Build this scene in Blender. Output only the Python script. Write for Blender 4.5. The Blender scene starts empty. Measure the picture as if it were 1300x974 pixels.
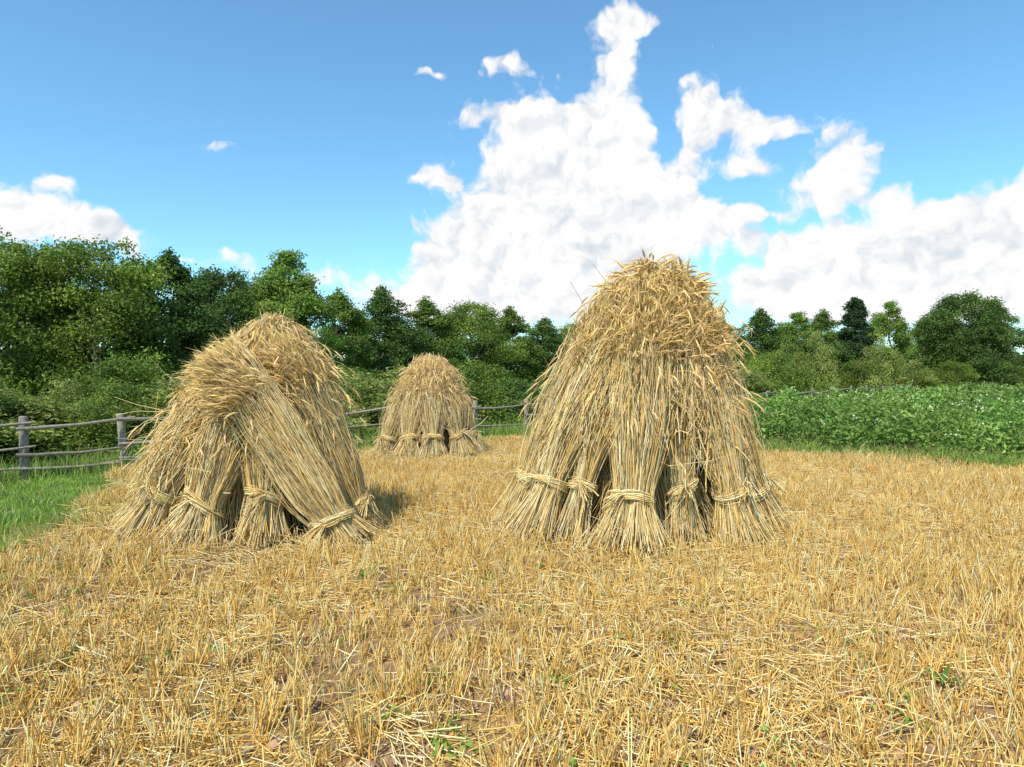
import bpy, math, numpy as np
from mathutils import Vector
R0 = np.random.default_rng(7)
F=867.0; HC=1.5; HY=475.0
def px(x,d): return (x-650)/F*d
def nrm(v): return v/np.maximum(np.linalg.norm(v,axis=-1,keepdims=True),1e-9)
sc=bpy.context.scene

# ------------------------------------------------------------ mesh builder
class MB:
    def __init__(s): s.v=[];s.q=[];s.c=[];s.m=[];s.n=0
    def add(s,v,q,c,m=0):
        v=v.reshape(-1,3); q=q.reshape(-1,4)
        s.v.append(v); s.q.append(q+s.n); s.c.append(np.broadcast_to(c,(len(v),3)) if np.ndim(c)==1 else c.reshape(-1,3))
        s.m.append(np.full(len(q),m,dtype=np.int32)); s.n+=len(v)
    def mesh(s,name,mats,smooth=True):
        v=np.concatenate(s.v).astype(np.float32); q=np.concatenate(s.q).astype(np.int32)
        c=np.concatenate(s.c).astype(np.float32); mi=np.concatenate(s.m)
        me=bpy.data.meshes.new(name)
        me.vertices.add(len(v)); me.vertices.foreach_set('co',v.ravel())
        me.loops.add(len(q)*4); me.loops.foreach_set('vertex_index',q.ravel())
        me.polygons.add(len(q)); me.polygons.foreach_set('loop_start',np.arange(len(q),dtype=np.int32)*4)
        me.polygons.foreach_set('loop_total',np.full(len(q),4,dtype=np.int32))
        me.polygons.foreach_set('material_index',mi)
        me.polygons.foreach_set('use_smooth',np.full(len(q),smooth))
        for m in mats: me.materials.append(m)
        a=me.attributes.new('Col','FLOAT_COLOR','POINT')
        a.data.foreach_set('color',np.concatenate([c,np.ones((len(c),1),np.float32)],1).ravel())
        me.update(calc_edges=True)
        return me
    def obj(s,name,mats,smooth=True):
        o=bpy.data.objects.new(name,s.mesh(name,mats,smooth)); sc.collection.objects.link(o); return o

def tubes(mb,P,R,col,sides=3,m=0,rng=R0):
    n,k,_=P.shape
    T=nrm(np.gradient(P,axis=1)); ref=nrm(rng.normal(size=(n,1,3)))
    N=nrm(np.cross(T,ref)); B=np.cross(T,N)
    a=np.arange(sides)/sides*2*np.pi
    V=P[:,:,None]+R[:,:,None,None]*(np.cos(a)[None,None,:,None]*N[:,:,None]+np.sin(a)[None,None,:,None]*B[:,:,None])
    i=np.arange(n)[:,None,None]*k*sides; j=np.arange(k-1)[None,:,None]*sides; l=np.arange(sides)[None,None,:]; l2=(l+1)%sides
    q=np.stack([i+j+l,i+j+l2,i+j+sides+l2,i+j+sides+l],-1)
    c=np.broadcast_to(col[:,None,None,:],(n,k,sides,3))
    mb.add(V,q,c,m)

def ribbons(mb,P,W,col,m=0,rng=R0,up=None):
    n,k,_=P.shape
    T=nrm(np.gradient(P,axis=1)); ref=nrm(rng.normal(size=(n,1,3))) if up is None else up
    N=nrm(np.cross(T,ref))
    V=np.stack([P-N*W[:,:,None]/2,P+N*W[:,:,None]/2],2)
    i=np.arange(n)[:,None]*k*2; j=np.arange(k-1)[None,:]*2
    q=np.stack([i+j,i+j+1,i+j+3,i+j+2],-1)
    mb.add(V,q,np.broadcast_to(col[:,None,None,:],(n,k,2,3)),m)

def leaves(mb,C,Nn,L,W,col,m=0,rng=R0):
    n=len(C); r=rng.normal(size=(n,3)); A=nrm(np.cross(Nn,r)); B=np.cross(nrm(Nn),A)
    L=np.broadcast_to(L,(n,))[:,None]; W=np.broadcast_to(W,(n,))[:,None]
    f=nrm(Nn)*W*0.35
    V=np.stack([C-A*L*.5,C+B*W*.5-A*L*.08+f,C+A*L*.5,C-B*W*.5-A*L*.08+f],1)
    q=np.arange(n*4).reshape(n,4)
    mb.add(V,q,np.broadcast_to(col[:,None,:],(n,4,3)),m)

# ------------------------------------------------------------ materials
def mat(name,rough=.6,trans=0.0,spec=.3,var=0.0,vscale=30):
    m=bpy.data.materials.new(name); m.use_nodes=True; nt=m.node_tree; nd=nt.nodes; lk=nt.links
    b=nd['Principled BSDF']; a=nd.new('ShaderNodeAttribute'); a.attribute_name='Col'
    out=nd['Material Output']; col=a.outputs['Color']
    if var>0:
        tc=nd.new('ShaderNodeTexCoord'); no=nd.new('ShaderNodeTexNoise'); no.inputs['Scale'].default_value=vscale; no.inputs['Detail'].default_value=2
        lk.new(tc.outputs['Object'],no.inputs['Vector'])
        mr=nd.new('ShaderNodeMapRange'); mr.inputs['From Min'].default_value=.3; mr.inputs['From Max'].default_value=.7
        mr.inputs['To Min'].default_value=1-var; mr.inputs['To Max'].default_value=1+var; lk.new(no.outputs['Fac'],mr.inputs['Value'])
        vm=nd.new('ShaderNodeVectorMath'); vm.operation='SCALE'; lk.new(col,vm.inputs[0]); lk.new(mr.outputs[0],vm.inputs['Scale']); col=vm.outputs[0]
    lk.new(col,b.inputs['Base Color']); b.inputs['Roughness'].default_value=rough; b.inputs['Specular IOR Level'].default_value=spec
    if trans>0:
        t=nd.new('ShaderNodeBsdfTranslucent'); lk.new(col,t.inputs['Color']); mx=nd.new('ShaderNodeMixShader'); mx.inputs[0].default_value=trans
        lk.new(b.outputs[0],mx.inputs[1]); lk.new(t.outputs[0],mx.inputs[2]); lk.new(mx.outputs[0],out.inputs['Surface'])
    return m
M_straw=mat('straw',.5,0,.3)
M_leaf=mat('foliage',.5,.35,.3)
M_bark=mat('bark',.9,0,.1,.3,12)
M_wood=mat('weathered_wood',.85,0,.15,.3,25)
M_grass=mat('grass_blades',.55,.3,.25)
M_flower=mat('petals',.6,.2,.2)

# ------------------------------------------------------------ field outline
def field_d(x,y):
    return np.minimum(np.minimum((x+4.35+.318*(y-6))*.95,(16+1.05*x-y)/1.45),(16.34-y-.727*x)/1.236)
def vnoise(x,y,s,seed=0):
    r=np.random.default_rng(seed); z=0
    for i in range(7):
        a=r.uniform(0,6.28); f=s*r.uniform(.6,2.2); z=z+np.sin((x*np.cos(a)+y*np.sin(a))*f+r.uniform(0,6.28))
    return z/3.5
def gz(x,y):
    near=np.exp(-np.maximum(np.hypot(x,y)-14,0)/6)
    return near*(.018*vnoise(x,y,6,3)+.03*vnoise(x,y,1.6,4))

# ------------------------------------------------------------ ground
def ground():
    t=np.linspace(-1,1,420); s=np.sign(t)*(np.abs(t)*14+ (np.abs(t)**9)*2500)
    X,Y=np.meshgrid(s,s+7.0); n=len(t)
    V=np.stack([X,Y,gz(X,Y)],-1)
    i=np.arange(n-1)[:,None]*n+np.arange(n-1)[None]
    q=np.stack([i,i+1,i+n+1,i+n],-1)
    mb=MB(); mb.add(V,q,np.array([1.,1,1]))
    m=bpy.data.materials.new('ground'); m.use_nodes=True; nt=m.node_tree; nd=nt.nodes; lk=nt.links; b=nd['Principled BSDF']
    b.inputs['Roughness'].default_value=.95; b.inputs['Specular IOR Level'].default_value=.1
    g=nd.new('ShaderNodeNewGeometry'); P=g.outputs['Position']
    def noise(scale,detail=4,dist=0,vec=None,rough=.6):
        no=nd.new('ShaderNodeTexNoise'); no.inputs['Scale'].default_value=scale; no.inputs['Detail'].default_value=detail; no.inputs['Distortion'].default_value=dist; no.inputs['Roughness'].default_value=rough
        lk.new(vec or P,no.inputs['Vector']); return no.outputs['Fac']
    def ramp(f,stops):
        r=nd.new('ShaderNodeValToRGB'); e=r.color_ramp.elements
        e[0].position=stops[0][0]; e[0].color=(*stops[0][1],1); e[1].position=stops[-1][0]; e[1].color=(*stops[-1][1],1)
        for p,c in stops[1:-1]: x=e.new(p); x.color=(*c,1)
        lk.new(f,r.inputs[0]); return r.outputs[0]
    def math_(op,a,bv,c=None):
        x=nd.new('ShaderNodeMath'); x.operation=op
        for k,v in enumerate((a,bv,c)):
            if v is None: continue
            if isinstance(v,(int,float)): x.inputs[k].default_value=v
            else: lk.new(v,x.inputs[k])
        return x.outputs[0]
    def mix(f,a,bv):
        x=nd.new('ShaderNodeMix'); x.data_type='RGBA'; lk.new(f,x.inputs[0]); lk.new(a,x.inputs[6]); lk.new(bv,x.inputs[7]); return x.outputs[2]
    def half(nx,ny,c):
        v=nd.new('ShaderNodeVectorMath'); v.operation='DOT_PRODUCT'; lk.new(P,v.inputs[0]); v.inputs[1].default_value=(nx,ny,0); return math_('ADD',v.outputs['Value'],c)
    d1=half(.95,.302,(4.35-.318*6)*.95); d2=half(1.05/1.45,-1/1.45,16/1.45); d3=half(-.727/1.236,-1/1.236,16.34/1.236)
    d=math_('MINIMUM',math_('MINIMUM',d1,d2),d3)
    d=math_('ADD',d,math_('MULTIPLY',math_('SUBTRACT',noise(1.6),.5),1.6))
    fm=nd.new('ShaderNodeMapRange'); fm.inputs['From Min'].default_value=-.25; fm.inputs['From Max'].default_value=.25; lk.new(d,fm.inputs['Value'])
    pm=nd.new('ShaderNodeMapRange'); pm.inputs['From Min'].default_value=-.1; pm.inputs['From Max'].default_value=.1
    lk.new(math_('MINIMUM',math_('SUBTRACT',math_('MULTIPLY',d3,-1),.5),d2),pm.inputs['Value'])
    mp=nd.new('ShaderNodeMapping'); mp.inputs['Scale'].default_value=(1,6,1); mp.inputs['Rotation'].default_value=(0,0,.5); lk.new(P,mp.inputs['Vector'])
    mp2=nd.new('ShaderNodeMapping'); mp2.inputs['Scale'].default_value=(7,1,1); mp2.inputs['Rotation'].default_value=(0,0,.2); lk.new(P,mp2.inputs['Vector'])
    st=math_('MAXIMUM',noise(22,3,.6,mp.outputs[0]),noise(20,3,.8,mp2.outputs[0]))
    st=math_('ADD',st,math_('MULTIPLY',math_('SUBTRACT',noise(1.3,3),.5),.6))
    soil=ramp(noise(9,6),[(.3,(.22,.125,.068)),(.55,(.40,.25,.145)),(.75,(.52,.35,.22))])
    straw=ramp(noise(35,3),[(.3,(.46,.27,.07)),(.6,(.75,.47,.14)),(.8,(.82,.58,.22))])
    sm=nd.new('ShaderNodeMapRange'); sm.inputs['From Min'].default_value=.50; sm.inputs['From Max'].default_value=.62; lk.new(st,sm.inputs['Value'])
    field=mix(sm.outputs[0],soil,straw)
    green=ramp(noise(2.2,6),[(.3,(.09,.17,.022)),(.5,(.16,.27,.035)),(.7,(.24,.34,.06))])
    col=mix(pm.outputs[0],mix(fm.outputs[0],green,field),soil)
    lk.new(col,b.inputs['Base Color'])
    bp=nd.new('ShaderNodeBump'); bp.inputs['Strength'].default_value=.9; bp.inputs['Distance'].default_value=.03
    lk.new(math_('ADD',noise(14,5),math_('MULTIPLY',sm.outputs[0],.3)),bp.inputs['Height']); lk.new(bp.outputs[0],b.inputs['Normal'])
    mb.obj('ground',[m])
ground()

# ------------------------------------------------------------ stooks
PAL=np.array([[.88,.67,.31],[.85,.58,.20],[.75,.48,.14],[.90,.79,.48],[.42,.27,.09],[.70,.55,.24]])
def scol(rng,n,gain=1.0):
    c=PAL[rng.choice(6,size=n,p=(.32,.22,.11,.19,.09,.07))]
    return np.minimum(c*rng.uniform(.68,1.1,size=(n,1))*gain,.9)
def ears(mb,p,d,rng,sag=.45,big=1.0):
    n=len(p)
    if n==0: return
    L=rng.uniform(.09,.155,size=n)*big
    k=5; t=np.linspace(0,1,k)[None,:,None]
    side=rng.normal(size=(n,1,3))*.35
    P=p[:,None]+(d[:,None]*t+(np.array([0,0,-sag])+side*.5)*t**2*.6)*L[:,None,None]
    r=np.array([.35,1,.95,.7,.12])[None]*rng.uniform(.006,.0105,size=(n,1))*big
    col=np.array([.80,.55,.22])*rng.uniform(.55,1.1,size=(n,1))+rng.normal(size=(n,3))*.015
    tubes(mb,P,r,col,4,0,rng)
    na=9; ii=np.repeat(np.arange(n),na); f=rng.uniform(.15,.95,size=len(ii)); idx=np.clip((f*(k-1)).astype(int),0,k-2)
    base=P[ii,idx]; dd=nrm(P[ii,idx+1]-P[ii,idx]); out=nrm(dd+rng.normal(size=dd.shape)*.28)
    l=rng.uniform(.05,.10,size=(len(ii),1))*big
    pp=np.stack([base,base+out*l*.5,base+out*l],1)
    ribbons(mb,pp,np.tile(np.array([.0024,.0018,.0006]),(len(ii),1)),np.minimum(col[ii]*1.25,.9),0,rng)

def straws(mb,P,rng,rad=(.0018,.0042),gain=1.0):
    n,k,_=P.shape
    P[:,:,2]=np.maximum(P[:,:,2],.012)
    r=rng.uniform(*rad,size=(n,1))*np.linspace(1.1,.75,k)[None]
    tubes(mb,P,r,scol(rng,n,gain=gain),3,0,rng)

def smooth_noise(rng,n,k,amp):
    a=rng.normal(size=(n,4,3))*amp; t=np.linspace(0,3,k); i=np.minimum(t.astype(int),2); f=(t-i)[None,:,None]; f=f*f*(3-2*f)
    return a[:,i]*(1-f)+a[:,i+1]*f

def sheaf(mb,rng,base,top,n=800,rb=.34,rt=.13,rm=.26,rtop=.2,tie=.22,bulge=.06,centre=None,droop=.1,earf=.9,squash=.8,over=1.04,low=.76,mess=.026,band=True):
    base=np.array(base,float); top=np.array(top,float); ax=top-base; L=np.linalg.norm(ax); a=ax/L
    out=np.array([base[0]-centre[0],base[1]-centre[1],0.])
    out=out/max(np.linalg.norm(out),1e-6)
    u=nrm(np.cross(a,np.array([out[0],out[1],.0])+1e-4)); v=np.cross(u,a)
    if np.dot(v,out)<0: v=-v
    k=12
    t0=rng.uniform(-.01,.09,n); t1=rng.uniform(low,over,n)
    s=np.linspace(0,1,k)[None]; t=t0[:,None]+(t1-t0)[:,None]*s
    rad=np.interp(t,[-.02,tie*.5,tie,tie+.12,.5,.8,1.1],[rb,(rb+rt)*.46,rt,rt*1.4,rm,(rm+rtop)*.5,rtop*.8])
    r=np.sqrt(rng.uniform(.02,1,n)); r=np.where(rng.uniform(size=n)<.04,r*1.35,r); th=rng.uniform(0,2*np.pi,n); tw=rng.normal(size=n)*.6
    ang=th[:,None]+tw[:,None]*(t-tie)
    clump=1+.10*np.sin(th*5+base[0]*9)+.07*np.sin(th*9+base[1]*7)
    amb=(np.sin(np.clip(t,0,1)*np.pi)**1)*bulge
    P=base+ax*t[...,None]+out*amb[...,None]
    P=P+(u*(np.cos(ang)*(r*clump)[:,None]*rad)[...,None]+v*(np.sin(ang)*(r*clump)[:,None]*rad*squash)[...,None])
    P=P+smooth_noise(rng,n,k,mess)*np.clip(np.abs(t-tie)*3.5,.08,1)[...,None]
    e=np.clip((s-.72)/.28,0,1)**2; dr=droop*rng.uniform(.0,1.8,n)[:,None]*e
    side=nrm(P[:,-1]-(base+ax*t1[:,None]))*.6+out*.5; side[:,2]=0
    P=P+side[:,None]*dr[...,None]; P[:,:,2]-=(dr*.9*e)
    straws(mb,P,rng)
    m=rng.uniform(size=n)<earf
    ears(mb,P[m,-1],nrm(P[m,-1]-P[m,-2]),rng)
    if not band: return
    c=base+ax*tie+out*np.sin(tie*np.pi)*bulge; nb=90; k2=14
    h=rng.normal(size=nb)*.016; ph=rng.uniform(0,6.28,nb); aa=ph[:,None]+np.linspace(0,1,k2)[None]*rng.uniform(2.5,6,nb)[:,None]
    rr=rt*1.15+.008+np.abs(rng.normal(size=(nb,1)))*.012; tl=rng.normal()*.05
    Pb=c+u*(np.cos(aa)*rr)[...,None]+v*(np.sin(aa)*rr*squash*1.08)[...,None]+a*(h[:,None]+tl*np.cos(aa)+.012*np.sin(aa*2+ph[:,None]))[...,None]
    straws(mb,Pb,rng,rad=(.003,.0048),gain=1.12)
    nk=26; kp=c+v*rt*squash*1.25+u*rng.uniform(-.06,.06); t=np.linspace(0,1,5)[None,:,None]
    dirn=nrm(rng.normal(size=(nk,1,3))*.5+u*rng.choice([-1,1])*1.0+v*.5); Pk=kp+dirn*t*.2+np.array([0,0,-.1])*t**2
    straws(mb,Pk,rng,rad=(.003,.005),gain=1.1)

class Shape:   # silhouette profile of a stook: centre x, radius by height
    def __init__(s,zs,rs,cx,cy,sq=.8): s.z=zs;s.r=rs;s.cx=cx;s.cy=cy;s.sq=sq;s.H=zs[-1]
    def surf(s,th,z,off=0):
        r=np.interp(z,s.z,s.r)+off; x=np.interp(z,s.z,s.cx)
        return np.stack([x+np.cos(th)*r,s.cy+np.sin(th)*r*s.sq,z+0*th],-1)
def mantle(mb,rng,S,n,zlo,zhi,amp=.03,off=(-.12,.02),slant=.26,az=None,azs=1,earf=.85,angs=None,gain=1.0,flare=.06):
    if angs is not None: th=np.array(angs)[rng.integers(0,len(angs),n)]+rng.normal(size=n)*.13
    else: th=rng.uniform(0,2*np.pi,n) if az is None else az+rng.normal(size=n)*azs
    k=9; t=np.linspace(0,1,k)[None]; z0=rng.uniform(*zlo,n); z1=rng.uniform(*zhi,n); z=z0[:,None]+(z1-z0)[:,None]*t
    R=np.interp(.5*(z0+z1),S.z,S.r); sl=(rng.normal(size=n)*slant+.14*np.sin(th*5))/np.maximum(R,.35)
    T=th[:,None]+sl[:,None]*(t-.3)*(z1-z0)[:,None]
    o=rng.uniform(*off,n)[:,None]+flare*(1-t)**2*rng.uniform(-1,1,n)[:,None]
    P=S.surf(T,z,o)+smooth_noise(rng,n,k,amp)
    e=np.clip((t-.75)/.25,0,1)**2*rng.uniform(0,.12,n)[:,None]
    P[:,:,0]+=np.cos(T)*e; P[:,:,1]+=np.sin(T)*e; P[:,:,2]-=e*.7
    straws(mb,P,rng,gain=gain); m=rng.uniform(size=n)<earf
    ears(mb,P[m,-1],nrm(P[m,-1]-P[m,-2]),rng)
def drape(mb,rng,S,n,drop,az=None,azs=1,lift=.05):
    th=rng.uniform(0,2*np.pi,n) if az is None else az+rng.normal(size=n)*azs
    k=9; t=np.linspace(0,1,k)[None]; f=rng.uniform(.12,1,n)**1.0; zt=S.H+rng.normal(size=n)*.03+.02; ze=S.H-drop*f
    z=zt[:,None]-(zt-ze)[:,None]*t**1.7
    T=th[:,None]+(rng.normal(size=n)*.4)[:,None]*(t-1)
    P=S.surf(T,z,(rng.uniform(-.05,.04,n)[:,None]+lift*np.sin(t*np.pi)*rng.uniform(.2,1.3,n)[:,None]))+smooth_noise(rng,n,k,.022)
    straws(mb,P,rng); ears(mb,P[:,-1],nrm(P[:,-1]-P[:,-2]+rng.normal(size=(n,3))*.02),rng,big=1.15)
def sprigs(mb,rng,S,n,zr,l=(.15,.4),big=1.0,up=(.3,1.4),sag=.55):
    th=rng.uniform(0,2*np.pi,n); z=rng.uniform(*zr,n); p=S.surf(th,z,-.04); k=7; t=np.linspace(0,1,k)[None,:,None]
    d=nrm(np.stack([np.cos(th)*.6,np.sin(th)*.6,rng.uniform(*up,n)],1)+rng.normal(size=(n,3))*.3); L=rng.uniform(*l,n)[:,None,None]
    P=p[:,None]+d[:,None]*L*t+np.array([0,0,-sag])*L*t**2.5+smooth_noise(rng,n,k,.008)
    straws(mb,P,rng,rad=(.0016,.003)); ears(mb,P[:,-1],nrm(P[:,-1]-P[:,-2]),rng,big=big)
def papery(mb,rng,S,n):
    th=rng.uniform(0,2*np.pi,n); z=rng.uniform(.7,S.H*.93,n); p=S.surf(th,z,-.02); k=7; t=np.linspace(0,1,k)[None,:,None]
    d=nrm(np.stack([np.cos(th)*.5,np.sin(th)*.5,rng.normal(size=n)*.9],1)+rng.normal(size=(n,3))*.5); L=rng.uniform(.10,.28,n)[:,None,None]
    P=p[:,None]+d[:,None]*L*t+np.array([0,0,-.9])*L*t**2+smooth_noise(rng,n,k,.02)
    ribbons(mb,P,np.array([.4,.9,1,.9,.7,.4,.05])[None]*rng.uniform(.005,.010,(n,1)),scol(rng,n,1.0),0,rng)
    n=n//2; th=rng.uniform(0,2*np.pi,n); z=rng.uniform(.4,S.H*.9,n); d=nrm(np.stack([-np.sin(th)*rng.normal(size=n),np.cos(th)*rng.normal(size=n),rng.normal(size=n)*1.2],1)+.35*np.stack([np.cos(th),np.sin(th),0*th],1))
    P=S.surf(th,z,.0)[:,None]+d[:,None]*rng.uniform(.2,.6,n)[:,None,None]*t+smooth_noise(rng,n,k,.012); straws(mb,P,rng)
def skirt(mb,rng,S,n,zm=.22):
    th=rng.uniform(0,2*np.pi,n); z=rng.uniform(.02,zm,n); p=S.surf(th,z,rng.uniform(-.35,-.02,n)); k=5; t=np.linspace(0,1,k)[None,:,None]
    d=nrm(np.stack([np.cos(th)*.55,np.sin(th)*.55,np.full(n,-.5)],1)+rng.normal(size=(n,3))*.4)
    P=p[:,None]+d[:,None]*rng.uniform(.15,.55,n)[:,None,None]*t+smooth_noise(rng,n,k,.012)
    straws(mb,P,rng)
def core(mb,rng,S,f=.45):
    k=8; n=20; z=np.linspace(0,S.H*.8,k)[:,None]; a=np.linspace(0,2*np.pi,n,endpoint=False)[None]
    V=S.surf(a+0*z,z+0*a)
    cx=np.interp(z,S.z,S.cx); V[...,0]=cx+(V[...,0]-cx)*f; V[...,1]=S.cy+(V[...,1]-S.cy)*f
    i=np.arange(k-1)[:,None]*n; j=np.arange(n)[None]; j2=(j+1)%n
    mb.add(V,np.stack([i+j,i+j2,i+n+j2,i+n+j],-1),np.array([.30,.20,.08]))  # added filler mound, coloured dark to paint shade into the sheaf gaps
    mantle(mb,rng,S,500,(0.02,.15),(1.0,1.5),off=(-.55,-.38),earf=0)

def right_stook():
    rng=np.random.default_rng(11); mb=MB(); H=2.45
    S=Shape([0,.56,1.31,2.06,2.3,2.45],[1.32,1.04,.80,.48,.30,.07],[1.17,1.17,1.25,1.36,1.37,1.37],6.5); C=(1.2,6.5); ap=(1.36,6.5)
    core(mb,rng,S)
    L=[(.98,5.70,.135,.36,1350),(.16,6.12,.145,.33,1050),(.50,5.98,.10,.20,420),(1.52,5.96,.10,.21,420),(2.04,5.98,.145,.35,1050),(2.38,6.42,.15,.31,850),
       (2.2,7.0,.16,.32,600),(1.6,7.3,.16,.32,600),(.9,7.3,.16,.32,600),(.25,7.0,.16,.32,650),(0.0,6.5,.14,.26,700)]
    A=[]
    for bx,by,rt,rb,n in L:
        A.append(math.atan2((by-6.5)/.8,bx-1.2))
        q=rng.uniform(.10,.26); tx=ap[0]+(bx-ap[0])*q; ty=ap[1]+(by-ap[1])*q
        sheaf(mb,rng,(bx,by,0.0),(tx,ty,H-.10-.14*rng.uniform()),n=n,rb=rb,rt=rt,rm=.25,rtop=.2,tie=rng.uniform(.19,.25),centre=C,droop=.12,low=.8)
    mantle(mb,rng,S,1200,(.85,1.35),(1.85,2.48),angs=A)
    mantle(mb,rng,S,350,(1.0,1.5),(1.95,2.43))
    mantle(mb,rng,S,260,(.4,.9),(1.5,2.3),az=math.radians(186),azs=.35)
    mantle(mb,rng,S,380,(.4,.9),(1.4,2.2),az=math.radians(-18),azs=.3)
    drape(mb,rng,S,210,.4); drape(mb,rng,S,190,.85,az=math.radians(-35),azs=.45)
    sprigs(mb,rng,S,330,(2.1,2.45),(.08,.28),1.2,up=(.8,2.6),sag=.35); sprigs(mb,rng,S,300,(1.0,2.3),(.15,.42)); papery(mb,rng,S,300); skirt(mb,rng,S,420)
    mb.obj('straw_stook',[M_straw])
def left_stook():
    rng=np.random.default_rng(23); mb=MB(); H=1.98
    S=Shape([0,.56,1.31,1.69,1.88,1.98],[1.2,.98,.63,.37,.20,.06],[-2.58,-2.53,-2.38,-2.28,-2.27,-2.26],6.5); C=(-2.55,6.5); ap=(-2.28,6.5)
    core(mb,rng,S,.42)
    L=[(-2.74,5.80,.14,.34,1000),(-2.16,5.86,.12,.25,850),(-3.30,6.02,.145,.33,950),(-3.58,6.5,.15,.29,800),
       (-1.68,6.75,.15,.29,550),(-1.9,7.15,.17,.32,500),(-2.6,7.25,.17,.32,500),(-3.2,7.0,.17,.32,550)]
    A=[]
    for bx,by,rt,rb,n in L:
        A.append(math.atan2((by-6.5)/.8,bx+2.5))
        q=rng.uniform(.08,.2); tx=ap[0]+(bx-ap[0])*q; ty=ap[1]+(by-ap[1])*q
        sheaf(mb,rng,(bx,by,0.0),(tx,ty,H-.12-.14*rng.uniform()),n=n,rb=rb,rt=rt,rm=.22,rtop=.16,tie=rng.uniform(.2,.27),centre=C,droop=.10)
    sheaf(mb,rng,(-1.40,5.94,0),(-2.46,5.96,1.60),n=1600,rb=.27,rt=.14,rm=.19,rtop=.21,tie=.15,bulge=.05,centre=(-1.6,6.8),droop=.08,over=1.06,low=.85)
    sheaf(mb,rng,(-1.38,6.40,0),(-2.12,6.3,1.74),n=1000,rb=.27,rt=.14,rm=.20,rtop=.18,tie=.17,bulge=.06,centre=(-2.2,6.8),droop=.08,low=.85)
    mantle(mb,rng,S,850,(.45,1.05),(1.3,1.95),az=math.radians(200),azs=.4,slant=.4)
    mantle(mb,rng,S,600,(.8,1.2),(1.5,1.98),angs=A)
    drape(mb,rng,S,180,.3); drape(mb,rng,S,420,1.05,az=math.radians(195),azs=.4)
    sprigs(mb,rng,S,170,(1.6,1.97),(.08,.25),1.15,up=(.5,2.2)); sprigs(mb,rng,S,200,(.8,1.7)); papery(mb,rng,S,280); skirt(mb,rng,S,450)
    mb.obj('straw_stook',[M_straw])
def back_stook():
    rng=np.random.default_rng(31); mb=MB(); H=1.78
    S=Shape([0,.5,1.2,1.6,1.78],[1.12,.88,.58,.34,.10],[-1.5]*5,12.5); C=(-1.5,12.5)
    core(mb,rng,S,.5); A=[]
    for i in range(9):
        a=i/9*2*np.pi-math.pi/2+.15+rng.normal()*.1; A.append(a); bx=C[0]+.86*math.cos(a); by=C[1]+.75*math.sin(a); q=rng.uniform(.08,.25)
        sheaf(mb,rng,(bx,by,0),(C[0]+(bx-C[0])*q,C[1]+(by-C[1])*q,H-.12),n=540,rb=.33,rt=.14*rng.uniform(.85,1.3),rm=.25,rtop=.15,tie=rng.uniform(.17,.27),centre=C,droop=.08)
    mantle(mb,rng,S,450,(.6,.9),(1.35,1.8),angs=A); drape(mb,rng,S,110,.35); sprigs(mb,rng,S,130,(1.0,1.77),(.1,.28),1.2,up=(.5,2)); papery(mb,rng,S,150); skirt(mb,rng,S,150)
    mb.obj('straw_stook',[M_straw])
right_stook(); left_stook(); back_stook()

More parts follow.
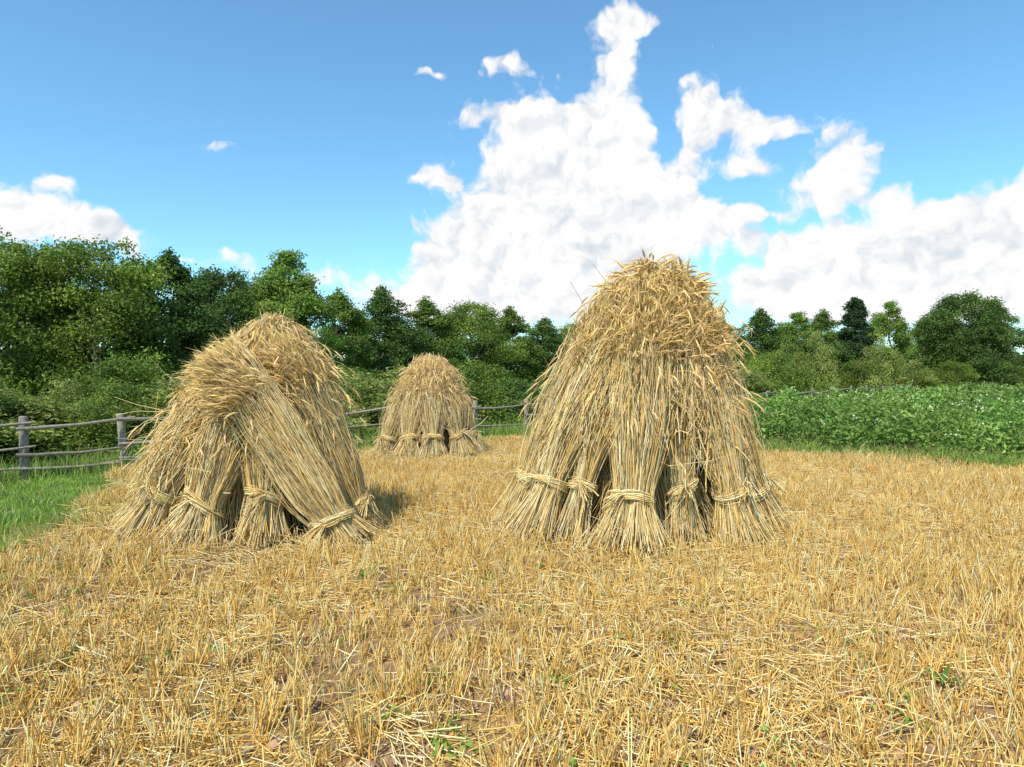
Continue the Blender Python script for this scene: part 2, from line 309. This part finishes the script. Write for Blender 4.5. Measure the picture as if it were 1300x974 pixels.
# ------------------------------------------------------------ stubble
def stubble():
    rng=np.random.default_rng(5); mb=MB()
    N=56000
    d=np.sqrt(rng.uniform(1.6**2,19**2,N))*rng.uniform(.75,1,N); az=rng.uniform(-.80,.80,N)
    x=d*np.sin(az); y=d*np.cos(az)
    a=.35; rx=x*np.cos(a)+y*np.sin(a); ry=-x*np.sin(a)+y*np.cos(a); sp=.17; rx=np.round(rx/sp)*sp+rng.normal(size=len(rx))*.034
    x=rx*np.cos(a)-ry*np.sin(a); y=rx*np.sin(a)+ry*np.cos(a)
    f=field_d(x,y)+.5*vnoise(x,y,1.2,8); dens=vnoise(x,y,1.9,9)+.5*vnoise(x,y,5,19)
    ok=(f>0)&(dens>-.75+rng.normal(size=len(x))*.25)
    for cx,cy in ((1.22,6.55),(-2.6,6.55),(-1.5,12.5)): ok&=np.hypot(x-cx,y-cy)>.75
    x=x[ok];y=y[ok]
    ns=rng.integers(2,9,len(x)); ii=np.repeat(np.arange(len(x)),ns); n=len(ii)
    bx=x[ii]+rng.normal(size=n)*.016; by=y[ii]+rng.normal(size=n)*.016
    lean=(rng.normal(size=(len(x),2))*.2)[ii]+rng.normal(size=(n,2))*.22
    hv=np.exp(.35*vnoise(x,y,1.5,33)); h=(rng.uniform(.06,.17,len(x))*hv)[ii]*rng.uniform(.5,1.15,n)
    z=gz(bx,by); t=np.linspace(0,1,2)[None]
    P=np.stack([bx[:,None]+lean[:,:1]*h[:,None]*t,by[:,None]+lean[:,1:]*h[:,None]*t,z[:,None]-.01+h[:,None]*t],-1)
    G=np.array([[.87,.56,.16],[.89,.67,.25],[.77,.44,.10],[.90,.77,.43],[.48,.27,.08]])
    col=np.minimum(G[rng.choice(5,n,p=[.35,.25,.18,.15,.07])]*rng.uniform(.78,1.08,(n,1))*rng.uniform(.87,1.1,len(x))[ii][:,None],.9)
    tubes(mb,P,np.broadcast_to(rng.uniform(.0018,.0036,(n,1)),(n,2)),col,3,0,rng)
    N=86000; d=np.sqrt(rng.uniform(1.6**2,17**2,N))*rng.uniform(.45,1,N); az=rng.uniform(-.80,.80,N); x=d*np.sin(az); y=d*np.cos(az)+.6
    dr=vnoise(x,y,2.2,21)+.5*vnoise(x,y,6,22); ok=(field_d(x,y)+.4*vnoise(x,y,1.2,8)>-.1)&(rng.uniform(size=N)<np.clip(.5+.6*dr,.08,1)); x=x[ok];y=y[ok]; n=len(x)
    l=rng.uniform(.06,.42,n)*rng.uniform(.5,1,n); th=rng.normal(size=n)*.9+.4+2*vnoise(x,y,.8,5); t=np.linspace(-.5,.5,3)[None]
    X=x[:,None]+np.cos(th)[:,None]*l[:,None]*t; Y=y[:,None]+np.sin(th)[:,None]*l[:,None]*t
    Z=gz(X,Y)+.006+np.abs(rng.normal(size=(n,1)))*.025+rng.normal(size=(n,1))*.16*l[:,None]*t+.01*rng.normal(size=(n,3))*.4
    Z=np.maximum(Z,gz(X,Y)+.003)
    col=np.minimum(G[rng.choice(5,n,p=[.28,.3,.08,.27,.07])]*rng.uniform(.8,1.08,(n,1)),.9)
    P=np.stack([X,Y,Z],-1); tubes(mb,P,np.broadcast_to(rng.uniform(.0015,.0038,(n,1)),(n,3)),col,3,0,rng)
    for cx,cy,rr in ((1.22,6.45,1.5),(-2.6,6.4,1.4),(-1.5,12.4,1.3)):
        n=1800; a=rng.uniform(0,6.28,n); r=rr*rng.uniform(.5,1.15,n); x=cx+np.cos(a)*r; y=cy+np.sin(a)*r*.8; l=rng.uniform(.1,.5,n); th=a+rng.normal(size=n)*.8
        X=x[:,None]+np.cos(th)[:,None]*l[:,None]*t; Y=y[:,None]+np.sin(th)[:,None]*l[:,None]*t
        Z=gz(X,Y)+.01+np.abs(rng.normal(size=(n,1)))*.03+rng.normal(size=(n,1))*.2*l[:,None]*t; Z=np.maximum(Z,gz(X,Y)+.004)
        tubes(mb,np.stack([X,Y,Z],-1),np.broadcast_to(rng.uniform(.002,.0035,(n,1)),(n,3)),scol(rng,n),3,0,rng)
    mb.obj('stubble',[M_straw])
    mb=MB(); n=7000; d=np.sqrt(rng.uniform(1.6**2,10**2,n)); az=rng.uniform(-.80,.80,n); x=d*np.sin(az);y=d*np.cos(az); ok=field_d(x,y)>0; x=x[ok];y=y[ok];n=len(x)
    s=rng.uniform(.006,.026,n); k=4; tt=np.linspace(-1,1,k)[None]; rr=np.array([.3,1,.95,.25])[None]*s[:,None]*rng.uniform(.7,1.2,(n,4))
    dirr=nrm(rng.normal(size=(n,3))*[1,1,.3]); P=np.stack([x,y,gz(x,y)+s*.3],1)[:,None]+dirr[:,None]*(s[:,None]*tt)[...,None]
    tubes(mb,P,rr,np.array([.40,.25,.15])*rng.uniform(.7,1.2,(n,1)),5,0,rng); mb.obj('soil_clods',[M_bark],False)
stubble()

# ------------------------------------------------------------ grass & weeds
def blades(mb,x,y,h,w,rng,cols,lean=.5):
    n=len(x); th=rng.uniform(0,6.28,n); b=rng.uniform(.1,1,n)*lean; t=np.array([0,.5,1.])[None]
    P=np.stack([x[:,None]+np.cos(th)[:,None]*(b*h)[:,None]*t**2,y[:,None]+np.sin(th)[:,None]*(b*h)[:,None]*t**2,gz(x,y)[:,None]-.01+h[:,None]*t*(1-.25*b[:,None]*t)],-1)
    ribbons(mb,P,np.array([1,.8,.05])[None]*w[:,None],cols[rng.integers(0,len(cols),n)]*rng.uniform(.75,1.2,(n,1)),0,rng)
def grass():
    rng=np.random.default_rng(9); mb=MB()
    GC=np.array([[.22,.36,.05],[.28,.43,.07],[.17,.29,.045],[.36,.43,.10],[.44,.40,.16]])
    N=110000; d=np.sqrt(rng.uniform(3**2,26**2,N))*rng.uniform(.4,1,N); az=rng.uniform(-.85,.75,N); x=d*np.sin(az);y=d*np.cos(az)
    f=field_d(x,y)+.7*vnoise(x,y,1.2,8); pot=(y+.727*x>17.1)&(y<15.2+1.05*x)
    ok=(f<.1+rng.exponential(.28,N))&~pot; x=x[ok];y=y[ok]; n=len(x)
    h=rng.uniform(.04,.14,n)*(1+.6*vnoise(x,y,1,2)).clip(.5,2); far=np.hypot(x,y)
    blades(mb,x,y,h*(1+far*.02),.006+.0006*far,rng,GC,.9)
    N=7000; X=rng.uniform(-14,6,N); o=rng.normal(size=N)*.35; Y=17+1.05*X+.15+o; blades(mb,X,Y,rng.uniform(.15,.5,N),np.full(N,.012),rng,GC)
    N=9000; u=rng.uniform(-9,6,N); o=rng.uniform(-.25,.75,N); x=4.6+u*-.809+o*.588; y=13+u*.588+o*.809; blades(mb,x,y,rng.uniform(.1,.34,N)*np.where(rng.uniform(size=N)<.1,1.5,1),rng.uniform(.008,.02,N),rng,GC,.9)
    n0=460; d=np.sqrt(rng.uniform(2.2**2,9**2,n0)); az=rng.uniform(-.8,.7,n0); cx=d*np.sin(az);cy=d*np.cos(az); wgt=rng.uniform(size=n0)<np.where(cx<-.8,.95,.35); cx=cx[wgt];cy=cy[wgt]
    k=24; x=np.repeat(cx,k)+rng.normal(size=len(cx)*k)*.07; y=np.repeat(cy,k)+rng.normal(size=len(cx)*k)*.07
    blades(mb,x,y,rng.uniform(.02,.10,len(x)),rng.uniform(.003,.009,len(x)),rng,GC,1.2)
    n0=110; d=np.sqrt(rng.uniform(2.4**2,8**2,n0)); az=rng.uniform(-.7,.7,n0); cx=d*np.sin(az);cy=d*np.cos(az); k=14
    x=np.repeat(cx,k)+rng.normal(size=n0*k)*.05; y=np.repeat(cy,k)+rng.normal(size=n0*k)*.05
    leaves(mb,np.stack([x,y,gz(x,y)+rng.uniform(.01,.06,len(x))],1),nrm(rng.normal(size=(len(x),3))*.5+[0,0,1]),rng.uniform(.02,.05,len(x)),.02,GC[rng.integers(0,3,len(x))],0,rng)
    mb.obj('grass',[M_grass])
    mb=MB(); n=9; d0=867*1.5/(878-475); c=np.array([px(1200,d0),d0,0])
    th=rng.uniform(0,6.28,n); k=6; t=np.linspace(0,1,k)[None]; l=rng.uniform(.09,.18,n)
    P=np.stack([c[0]+np.cos(th)[:,None]*l[:,None]*t*.8,c[1]+np.sin(th)[:,None]*l[:,None]*t*.8,.02+l[:,None]*(t*.9-.6*t**2)],-1)
    ribbons(mb,P,np.array([.2,.8,1,.8,.5,.02])[None]*np.full((n,1),.022),np.array([[.10,.19,.03]])*rng.uniform(.7,1.2,(n,1)),0,rng,up=np.array([0,0,1.]))
    mb.obj('weed_plant',[M_grass])
grass()

# ------------------------------------------------------------ potato field
def potatoes():
    rng=np.random.default_rng(77); mb=MB(); PC=np.array([[.18,.32,.05],[.25,.40,.07],[.12,.24,.035],[.36,.47,.11]])
    def plants(sp,dmin,dmax,nl,ls):
        a=-.629; u=np.arange(-60,60,sp*.8); v=np.arange(0,60,sp)
        U,V=np.meshgrid(u,v); U=U.ravel()+rng.normal(size=U.size)*sp*.15; V=V.ravel()+rng.normal(size=V.size)*sp*.12
        x=4.6+U*math.cos(a)-V*math.sin(a); y=13.35+U*math.sin(a)+V*math.cos(a); d=np.hypot(x,y)
        ok=(y+.727*x>16.95)&(y<14.8+1.05*x)&(d>=dmin)&(d<dmax)&(x<y*1.1+2); x=x[ok];y=y[ok]; m=len(x)
        hh=rng.uniform(.36,.92,m)*(1+.22*vnoise(x,y,1.2,5)); w=sp*rng.uniform(.5,.8,m)
        ii=np.repeat(np.arange(m),nl); n=len(ii); th=rng.uniform(0,6.28,n); r=np.sqrt(rng.uniform(0,1,n))
        prof=np.sqrt(np.clip(1-r**2*.9,0,1)); z=hh[ii]*prof*rng.uniform(.35,1.15,n)**.7
        C=np.stack([x[ii]+np.cos(th)*r*w[ii],y[ii]+np.sin(th)*r*w[ii],z],1)
        Nn=nrm(np.stack([np.cos(th)*r*.6,np.sin(th)*r*.6,np.full(n,.8)],1)+rng.normal(size=(n,3))*.55)
        col=PC[rng.choice(4,n,p=[.35,.3,.15,.2])]*rng.uniform(.7,1.2,(n,1))*(rng.uniform(.7,1.15,m)*(1+.25*vnoise(x,y,.7,15)))[ii][:,None]
        leaves(mb,C,Nn,rng.uniform(.5,1.6,n)*ls,rng.uniform(.5,.8,n)*ls,col,0,rng)
        fm=rng.uniform(size=m)<.22; fx=np.repeat(x[fm],5)+rng.normal(size=fm.sum()*5)*.06; fy=np.repeat(y[fm],5)+rng.normal(size=len(fx))*.06; fz=np.repeat(hh[fm],5)*1.05+rng.uniform(.0,.1,len(fx))
        leaves(mb,np.stack([fx,fy,fz],1),nrm(rng.normal(size=(len(fx),3))+[0,-.5,.8]),.04,.04,np.tile([.8,.78,.55],(len(fx),1)),1,rng)
    plants(.52,8,22,140,.09); plants(.7,22,34,80,.14); plants(1.0,34,60,60,.22)
    mb.obj('potato_plants',[M_leaf,M_flower],False)
potatoes()

# ------------------------------------------------------------ fence
def fence():
    rng=np.random.default_rng(3); mb=MB(); gc=np.array([.27,.225,.175])
    def line_pt(x_px):
        r=(x_px-650)/F; d=17/(1-1.05*r); return np.array([r*d,d])
    p0=line_pt(158); p1=line_pt(30); step=p1-p0; st=np.linalg.norm(step); dirv=-step/st
    pts=[p0-dirv*st*k for k in range(6,0,-1)]+[p0]
    cur=p0.copy()
    while cur[0]<25: 
        cur=cur+dirv*(1.9+.05*max(cur[0],0)+rng.uniform(-.15,.15)); pts.append(cur.copy())
    for i,p in enumerate(pts):
        h=.86+rng.uniform(-.05,.07); r=.058*rng.uniform(.85,1.15); ln=rng.normal(size=2)*.03
        P=np.array([[[p[0],p[1],-.1],[p[0]+ln[0]*.5,p[1]+ln[1]*.5,h*.5],[p[0]+ln[0],p[1]+ln[1],h-.02],[p[0]+ln[0],p[1]+ln[1],h],[p[0]+ln[0],p[1]+ln[1],h+.004]]])
        tubes(mb,P,np.array([[r*1.1,r,r*.95,r*.85,.001]]),gc[None]*rng.uniform(.85,1.2),9,0,rng)
    off=np.array([dirv[1],-dirv[0]])*.07
    for i in range(len(pts)-1):
        for z,rr in ((.74,.026),(.46,.023),(.2,.022)):
            if rng.uniform()<.04: continue
            a=pts[i]-dirv*.12; b=pts[i+1]+dirv*.12; k=7; t=np.linspace(0,1,k)[:,None]
            q=a+(b-a)*t+off; zz=z+rng.normal()*.04+(rng.normal()*.04)*(t[:,0]*2-1)-.03*np.sin(t[:,0]*np.pi)+rng.normal(size=k)*.005
            tubes(mb,np.concatenate([q,zz[:,None]],1)[None],np.linspace(rr*1.2,rr*.75,k)[None]*rng.uniform(.9,1.1),gc[None]*rng.uniform(.9,1.4),7,0,rng)
    mb.obj('wooden_fence',[M_wood])
fence()

# ------------------------------------------------------------ trees
def tree_mesh(name,seed,H=6.,W=4.,cb=.12,prof='round',ncl=80,nl=330,ls=.12,cols=None,trunk=.13,clr=(.11,.19),nbr=26):
    rng=np.random.default_rng(seed); mb=MB(); cols=np.array(cols)
    tl=np.linspace(0,1,7); wob=np.cumsum(rng.normal(size=(7,2))*.07,0)
    TP=np.stack([wob[:,0],wob[:,1],tl*H*.86-.05],1); tubes(mb,TP[None],(trunk*(1.05-tl**.8)+.012)[None],np.array([[.16,.14,.11]]),8,1,rng)
    t=rng.uniform(0,1,ncl)**.85; z=cb+(1-cb)*t
    if prof=='round': pr=np.sqrt(np.clip(1-((t-.42)/.6)**2,0,1))
    elif prof=='tall': pr=np.sin(np.clip(t*.93+.1,0,1)*np.pi)**.7
    elif prof=='cone': pr=(1-t)**.8*.95+.05
    else: pr=np.sqrt(np.clip(1-t**2,0,1))
    r=pr*W/2*np.clip(rng.uniform(.35,1.05,ncl)**.55,0,1.05)*.88; th=rng.uniform(0,6.28,ncl)
    lob=1+.2*np.sin(th*3+seed)+.15*np.sin(th*2+z*7+seed)
    cx=np.cos(th)*r*lob; cy=np.sin(th)*r*lob; cz=z*H*(1-.04)+rng.normal(size=ncl)*.12
    cr=W*rng.uniform(*clr,size=ncl)*(.55+.45*pr); ctr=np.stack([cx,cy,cz],1)
    idx=rng.choice(ncl,min(nbr,ncl),replace=False); k=6; s=np.linspace(0,1,k)[None,:,None]
    sz=np.clip(ctr[idx,2]-np.hypot(cx[idx],cy[idx])*.8,.1*H,.8*H); base=np.stack([np.interp(sz,TP[:,2],TP[:,0]),np.interp(sz,TP[:,2],TP[:,1]),sz],1)
    P=base[:,None]*(1-s)+ctr[idx][:,None]*s; P[:,:,2]-=(.1*W*np.sin(s*np.pi)*.5)[:,:,0]; P=P+smooth_noise(rng,len(idx),k,.04)*s
    tubes(mb,P,(trunk*.38*(1-s[:,:,0]*.85))*np.ones((len(idx),1)),np.tile([.16,.14,.11],(len(idx),1)),5,1,rng)
    ii=np.repeat(np.arange(ncl),(nl*(cr/cr.mean())**2).astype(int)); n=len(ii)
    dv=nrm(rng.normal(size=(n,3))); rad=rng.uniform(0,1,n)**.5*(1+.3*np.sin(dv[:,0]*5+ii)*np.cos(dv[:,2]*6+ii*2))
    rad=np.where(rng.uniform(size=n)<.12,rad*1.35,rad)
    C=ctr[ii]+dv*(rad*cr[ii])[:,None]*np.array([1.1,1.1,.75])
    Nn=nrm(dv*.6+rng.normal(size=(n,3))*.55+np.array([0,0,.35]))
    ccol=cols[rng.integers(0,len(cols),ncl)]*rng.uniform(.7,1.3,(ncl,1))
    col=ccol[ii]*rng.uniform(.7,1.35,(n,1))
    leaves(mb,C,Nn,rng.uniform(.7,1.3,n)*ls,rng.uniform(.45,.7,n)*ls,col,0,rng)
    return mb.mesh(name,[M_leaf,M_bark],False),H,W
G1=[(.20,.27,.04),(.25,.33,.05),(.14,.21,.035)]
G2=[(.10,.17,.035),(.13,.21,.04),(.075,.14,.03)]
G3=[(.23,.33,.055),(.27,.37,.065),(.18,.28,.05)]
PR={'A':tree_mesh('willow_tree',1,6,4.6,.04,'round',140,230,.12,G1,clr=(.09,.17)),
    'B':tree_mesh('alder_tree',2,6,3.4,.05,'tall',120,230,.115,G2,clr=(.09,.18)),
    'C':tree_mesh('birch_tree',3,6,3.0,.06,'tall',120,200,.105,G3,trunk=.1,clr=(.09,.17)),
    'D':tree_mesh('maple_tree',4,6,4.6,.05,'round',130,230,.13,G2,clr=(.09,.17)),
    'F':tree_mesh('alder_tree',14,6,3.8,.05,'tall',130,220,.12,[(.15,.22,.035),(.18,.26,.04),(.11,.18,.03)],clr=(.085,.16)),
    'E':tree_mesh('spruce_tree',5,6,3.4,.03,'cone',110,210,.13,[(.045,.085,.028),(.055,.10,.03)],clr=(.09,.15)),
    'S':tree_mesh('bush',6,2,2.6,.02,'dome',50,190,.085,G1,trunk=.04,clr=(.12,.2),nbr=16),
    'T':tree_mesh('bush',8,2,2.4,.02,'dome',50,190,.085,[(.30,.36,.08),(.26,.33,.06),(.34,.37,.10)],trunk=.04,clr=(.12,.2),nbr=16),
    'U':tree_mesh('bush',9,2,2.6,.02,'dome',45,190,.09,G2,trunk=.04,clr=(.12,.2),nbr=16)}
NM={'A':'willow_tree','B':'alder_tree','C':'birch_tree','D':'maple_tree','E':'spruce_tree','F':'alder_tree','S':'bush','T':'bush','U':'bush'}
rt=np.random.default_rng(55)
def put(k,x_px,d,top,wpx):
    me,H,W=PR[k]; h=HC+(HY-top)/F*d; w=wpx/F*d
    o=bpy.data.objects.new(NM[k],me); sc.collection.objects.link(o)
    o.location=(px(x_px,d),d,-.03); o.scale=(w/W,w/W*rt.uniform(.9,1.1),h/H); o.rotation_euler=(0,0,rt.uniform(0,6.28))
for a in [('A',-190,19,300,190),('B',-90,20,285,150),('A',10,19.5,298,175),('A',118,20,303,190),('B',-45,24,300,130),('B',60,25,312,120),('B',215,22,318,150),
 ('D',285,26,340,130),('C',365,26,312,125),('D',330,36,362,140),('F',430,30,368,110),('B',485,33,364,110),('F',540,36,378,105),('A',598,39,383,120),
 ('F',648,42,390,95),('B',692,45,404,95),('A',740,49,408,110),('D',800,52,405,110),('A',860,54,405,110),('B',915,57,405,90),
 ('B',965,60,392,75),('C',1010,60,394,75),('F',1045,64,394,80),('E',1085,58,376,80),('C',1128,64,380,72),('F',1172,70,404,80),('D',1228,64,370,105),('B',1262,68,381,75),('A',1190,67,398,75),
 ('F',1360,90,430,90),('A',1450,85,425,120),('D',1560,80,400,140)]: put(*a)
for i,xp in enumerate(np.arange(-220,960,62)):   # undergrowth
    r=(xp-650)/F; df=min(17/(1-1.05*r),45) if r<.9 else 45
    for k in range(2):
        d=df*(1.2+.25*k)+rt.uniform(0,1.5); xx=xp+rt.uniform(-30,30); h=rt.uniform(.6,1.5)*(1+.3*k)*(1+.008*d)
        if k==1 and xp<420 and i%2: continue
        put('STU'[rt.integers(0,3)] if k<1 else 'SU'[rt.integers(0,2)],xx,d,HY-(h-HC)/d*F,rt.uniform(1.8,3.2)*(1+.015*d)/d*F)
for a in [('T',75,13.6,492,110),('S',20,13.2,505,90),('T',130,15,505,90),('S',1000,52,440,70),('T',1038,50,430,55),('T',1115,52,432,50),('S',970,50,455,60),('U',1065,56,440,60),('S',1085,54,462,60),
 ('T',1160,58,462,60),('U',1150,62,450,70),('S',1210,60,462,70),('U',1265,62,458,70),('S',1290,66,466,50),('S',950,50,450,60),('U',925,50,445,70)]: put(*a)
def far_trees():
    rng=np.random.default_rng(91); mb=MB(); n=1500; az=rng.uniform(-1.3,1.3,n); d=rng.uniform(150,190,n)
    hh=4+2*np.abs(vnoise(az*20,d*0,1,4)); ii=np.repeat(np.arange(n),50); m=len(ii)
    dv=nrm(rng.normal(size=(m,3))); c=np.stack([np.sin(az)*d,np.cos(az)*d,rng.uniform(0,1,n)*hh],1)
    leaves(mb,c[ii]+dv*rng.uniform(.5,1,(m,1))*2.2,nrm(dv+rng.normal(size=(m,3))*.4),.9,.6,np.array([.07,.11,.05])*rng.uniform(.7,1.3,n)[ii][:,None],0,rng)
    mb.obj('distant_trees',[M_leaf],False)
far_trees()

# ------------------------------------------------------------ light
SE=math.radians(52); SA=math.radians(212)   # azimuth clockwise from +Y
sd=Vector((math.sin(SA)*math.cos(SE),math.cos(SA)*math.cos(SE),math.sin(SE)))
sl=bpy.data.lights.new('sun','SUN'); sl.energy=5.0; sl.angle=math.radians(.6); sl.color=(1,.93,.82)
so=bpy.data.objects.new('sun',sl); so.rotation_euler=sd.to_track_quat('Z','Y').to_euler(); sc.collection.objects.link(so)

# ------------------------------------------------------------ sky
w=bpy.data.worlds.new('World'); sc.world=w; w.use_nodes=True; nt=w.node_tree; nt.nodes.clear()
try: w.cycles.sampling_method='NONE'
except Exception as ex: print(ex)
BL=[(700,262,95,90,1),(640,320,90,62,1),(765,255,85,75,1),(845,275,60,50,1),(580,335,45,35,.9),(690,372,110,40,1),(905,298,50,20,.8),(720,195,55,38,.75),(785,105,30,60,.7),(785,45,26,30,.62),(822,20,34,12,.62),
 (670,152,85,14,.74),(640,92,42,14,.74),(885,120,38,30,.75),(925,160,60,26,.8),(985,165,45,14,.66),(955,212,42,13,.75),(1070,195,34,30,.85),(1045,240,52,22,.9),(1130,245,30,11,.8),(955,272,40,7,.66),
 (980,360,50,34,.9),(1060,330,60,42,1),(1150,310,80,42,1),(1240,292,75,42,1),(1310,290,60,55,1),(1200,370,150,35,1),(1080,385,120,25,.8),(1195,262,34,11,.85),(1280,255,34,12,.7),(1010,300,50,14,.7),
 (20,275,60,38,1),(85,288,55,24,.9),(70,232,34,10,.75),(150,300,45,22,.8),(288,181,30,9,.85),(285,330,45,12,.7),(410,350,36,16,.85),(340,355,40,12,.6),(528,88,16,7,.72),(555,95,12,5,.66),(545,222,20,9,.7),(572,232,15,7,.66),(560,385,60,25,.9),(450,385,60,20,.6),
 (835,165,14,48,-.7),(905,235,22,16,-.5),
 (-90,290,70,50,1),(-220,320,90,40,1),(1450,300,90,60,1),(1600,340,100,50,1)]
N=nt.nodes; L=nt.links
def gm(op,a,b=None,c=None):
    x=N.new('ShaderNodeMath'); x.operation=op
    for k,v in enumerate((a,b,c)):
        if v is None: continue
        if isinstance(v,(int,float)): x.inputs[k].default_value=v
        else: L.new(v,x.inputs[k])
    return x.outputs[0]
def tex(kind,scale,vec,**kw):
    x=N.new(kind); x.inputs['Scale'].default_value=scale; L.new(vec,x.inputs['Vector'])
    for k,v in kw.items(): x.inputs[k].default_value=v
    return x
def mr(v,a,b,c,d,smooth=True):
    x=N.new('ShaderNodeMapRange'); x.interpolation_type='SMOOTHSTEP' if smooth else 'LINEAR'; L.new(v,x.inputs[0])
    for i,q in enumerate((a,b,c,d)): x.inputs[i+1].default_value=q
    return x.outputs[0]
tc=N.new('ShaderNodeTexCoord'); sp=N.new('ShaderNodeSeparateXYZ'); L.new(tc.outputs['Generated'],sp.inputs[0])
azn=gm('ARCTAN2',sp.outputs[0],sp.outputs[1]); eln=gm('ARCSINE',sp.outputs[2])
cb=N.new('ShaderNodeCombineXYZ'); L.new(azn,cb.inputs[0]); L.new(eln,cb.inputs[1]); D=cb.outputs[0]
wn=tex('ShaderNodeTexNoise',11,D,Detail=3,Roughness=.6)
ws=N.new('ShaderNodeVectorMath'); ws.operation='SUBTRACT'; L.new(wn.outputs['Color'],ws.inputs[0]); ws.inputs[1].default_value=(.5,.5,.5)
wa=N.new('ShaderNodeVectorMath'); wa.operation='MULTIPLY_ADD'; L.new(ws.outputs[0],wa.inputs[0]); wa.inputs[1].default_value=(.075,.06,0); L.new(D,wa.inputs[2])
DW=wa.outputs[0]; acc=None
for x,y,rx_,ry_,wt in BL:
    az=math.atan((x-650)/F); el=math.atan((HY-y)/F*math.cos(az)); sx=F/(rx_*1.1*math.cos(az)**2); sy=F/(ry_*1.1*math.cos(az))
    v=N.new('ShaderNodeVectorMath'); v.operation='MULTIPLY_ADD'; L.new(DW,v.inputs[0]); v.inputs[1].default_value=(sx,sy,0); v.inputs[2].default_value=(-az*sx,-el*sy,0)
    dt=N.new('ShaderNodeVectorMath'); dt.operation='DOT_PRODUCT'; L.new(v.outputs[0],dt.inputs[0]); L.new(v.outputs[0],dt.inputs[1])
    e=gm('POWER',.42,dt.outputs['Value']); acc=gm('MULTIPLY',e,wt) if acc is None else gm('MULTIPLY_ADD',e,wt,acc)
base=gm('MINIMUM',acc,1.25)
def puff(off):
    a=N.new('ShaderNodeVectorMath'); a.operation='ADD'; L.new(DW,a.inputs[0]); a.inputs[1].default_value=off
    n1=tex('ShaderNodeTexNoise',22,a.outputs[0],Detail=6,Roughness=.6).outputs['Fac']
    vo=N.new('ShaderNodeTexVoronoi'); vo.feature='F1'; vo.voronoi_dimensions='2D'; vo.inputs['Scale'].default_value=26; vo.inputs['Detail'].default_value=2; vo.inputs['Roughness'].default_value=.5; L.new(a.outputs[0],vo.inputs['Vector'])
    return gm('MULTIPLY_ADD',gm('SUBTRACT',n1,.5),1.25,gm('MULTIPLY',gm('SUBTRACT',.42,vo.outputs['Distance']),.45))
p0=puff((0,0,0)); p1=puff((-.010,.014,0))
d0=gm('ADD',base,p0)
alpha=gm('MULTIPLY',mr(d0,.30,.78,0,1),mr(eln,-.02,.03,0,1))
low=tex('ShaderNodeTexNoise',8,D,Detail=3,Roughness=.5).outputs['Fac']
lit=gm('ADD',mr(gm('SUBTRACT',p0,p1),-.35,.12,0,.75,False),mr(low,.38,.58,0,.4))  # cloud self-shadow painted into the sky colour: offset towards sun plus broad noise
cr=N.new('ShaderNodeValToRGB'); e=cr.color_ramp.elements; e[0].color=(.72,.78,.84,1); e[0].position=.05; e[1].color=(1,1,1,1); e[1].position=.8; L.new(lit,cr.inputs[0])
sky=N.new('ShaderNodeTexSky'); sky.sky_type='NISHITA'; sky.sun_disc=False; sky.sun_elevation=SE; sky.sun_rotation=SA; sky.air_density=1.0; sky.dust_density=.5; sky.ozone_density=2.0
tn=N.new('ShaderNodeVectorMath'); tn.operation='MULTIPLY'; L.new(sky.outputs[0],tn.inputs[0]); tn.inputs[1].default_value=(1.08,1.62,1.70)
b1=N.new('ShaderNodeBackground'); b1.inputs[1].default_value=.13; L.new(tn.outputs[0],b1.inputs[0])
b2=N.new('ShaderNodeBackground'); b2.inputs[1].default_value=1.0; L.new(cr.outputs[0],b2.inputs[0])
mx=N.new('ShaderNodeMixShader'); L.new(alpha,mx.inputs[0]); L.new(b1.outputs[0],mx.inputs[1]); L.new(b2.outputs[0],mx.inputs[2])
wo=N.new('ShaderNodeOutputWorld'); L.new(mx.outputs[0],wo.inputs[0])

# ------------------------------------------------------------ camera
cam=bpy.data.cameras.new('camera'); cam.lens=24.0; cam.sensor_width=36; cam.clip_end=6000; cam.clip_start=.05
co=bpy.data.objects.new('camera',cam); co.location=(0,0,HC); co.rotation_euler=(math.radians(90-.79),0,0); sc.collection.objects.link(co); sc.camera=co
sc.view_settings.view_transform='Standard'; sc.view_settings.look='None'; sc.view_settings.exposure=0
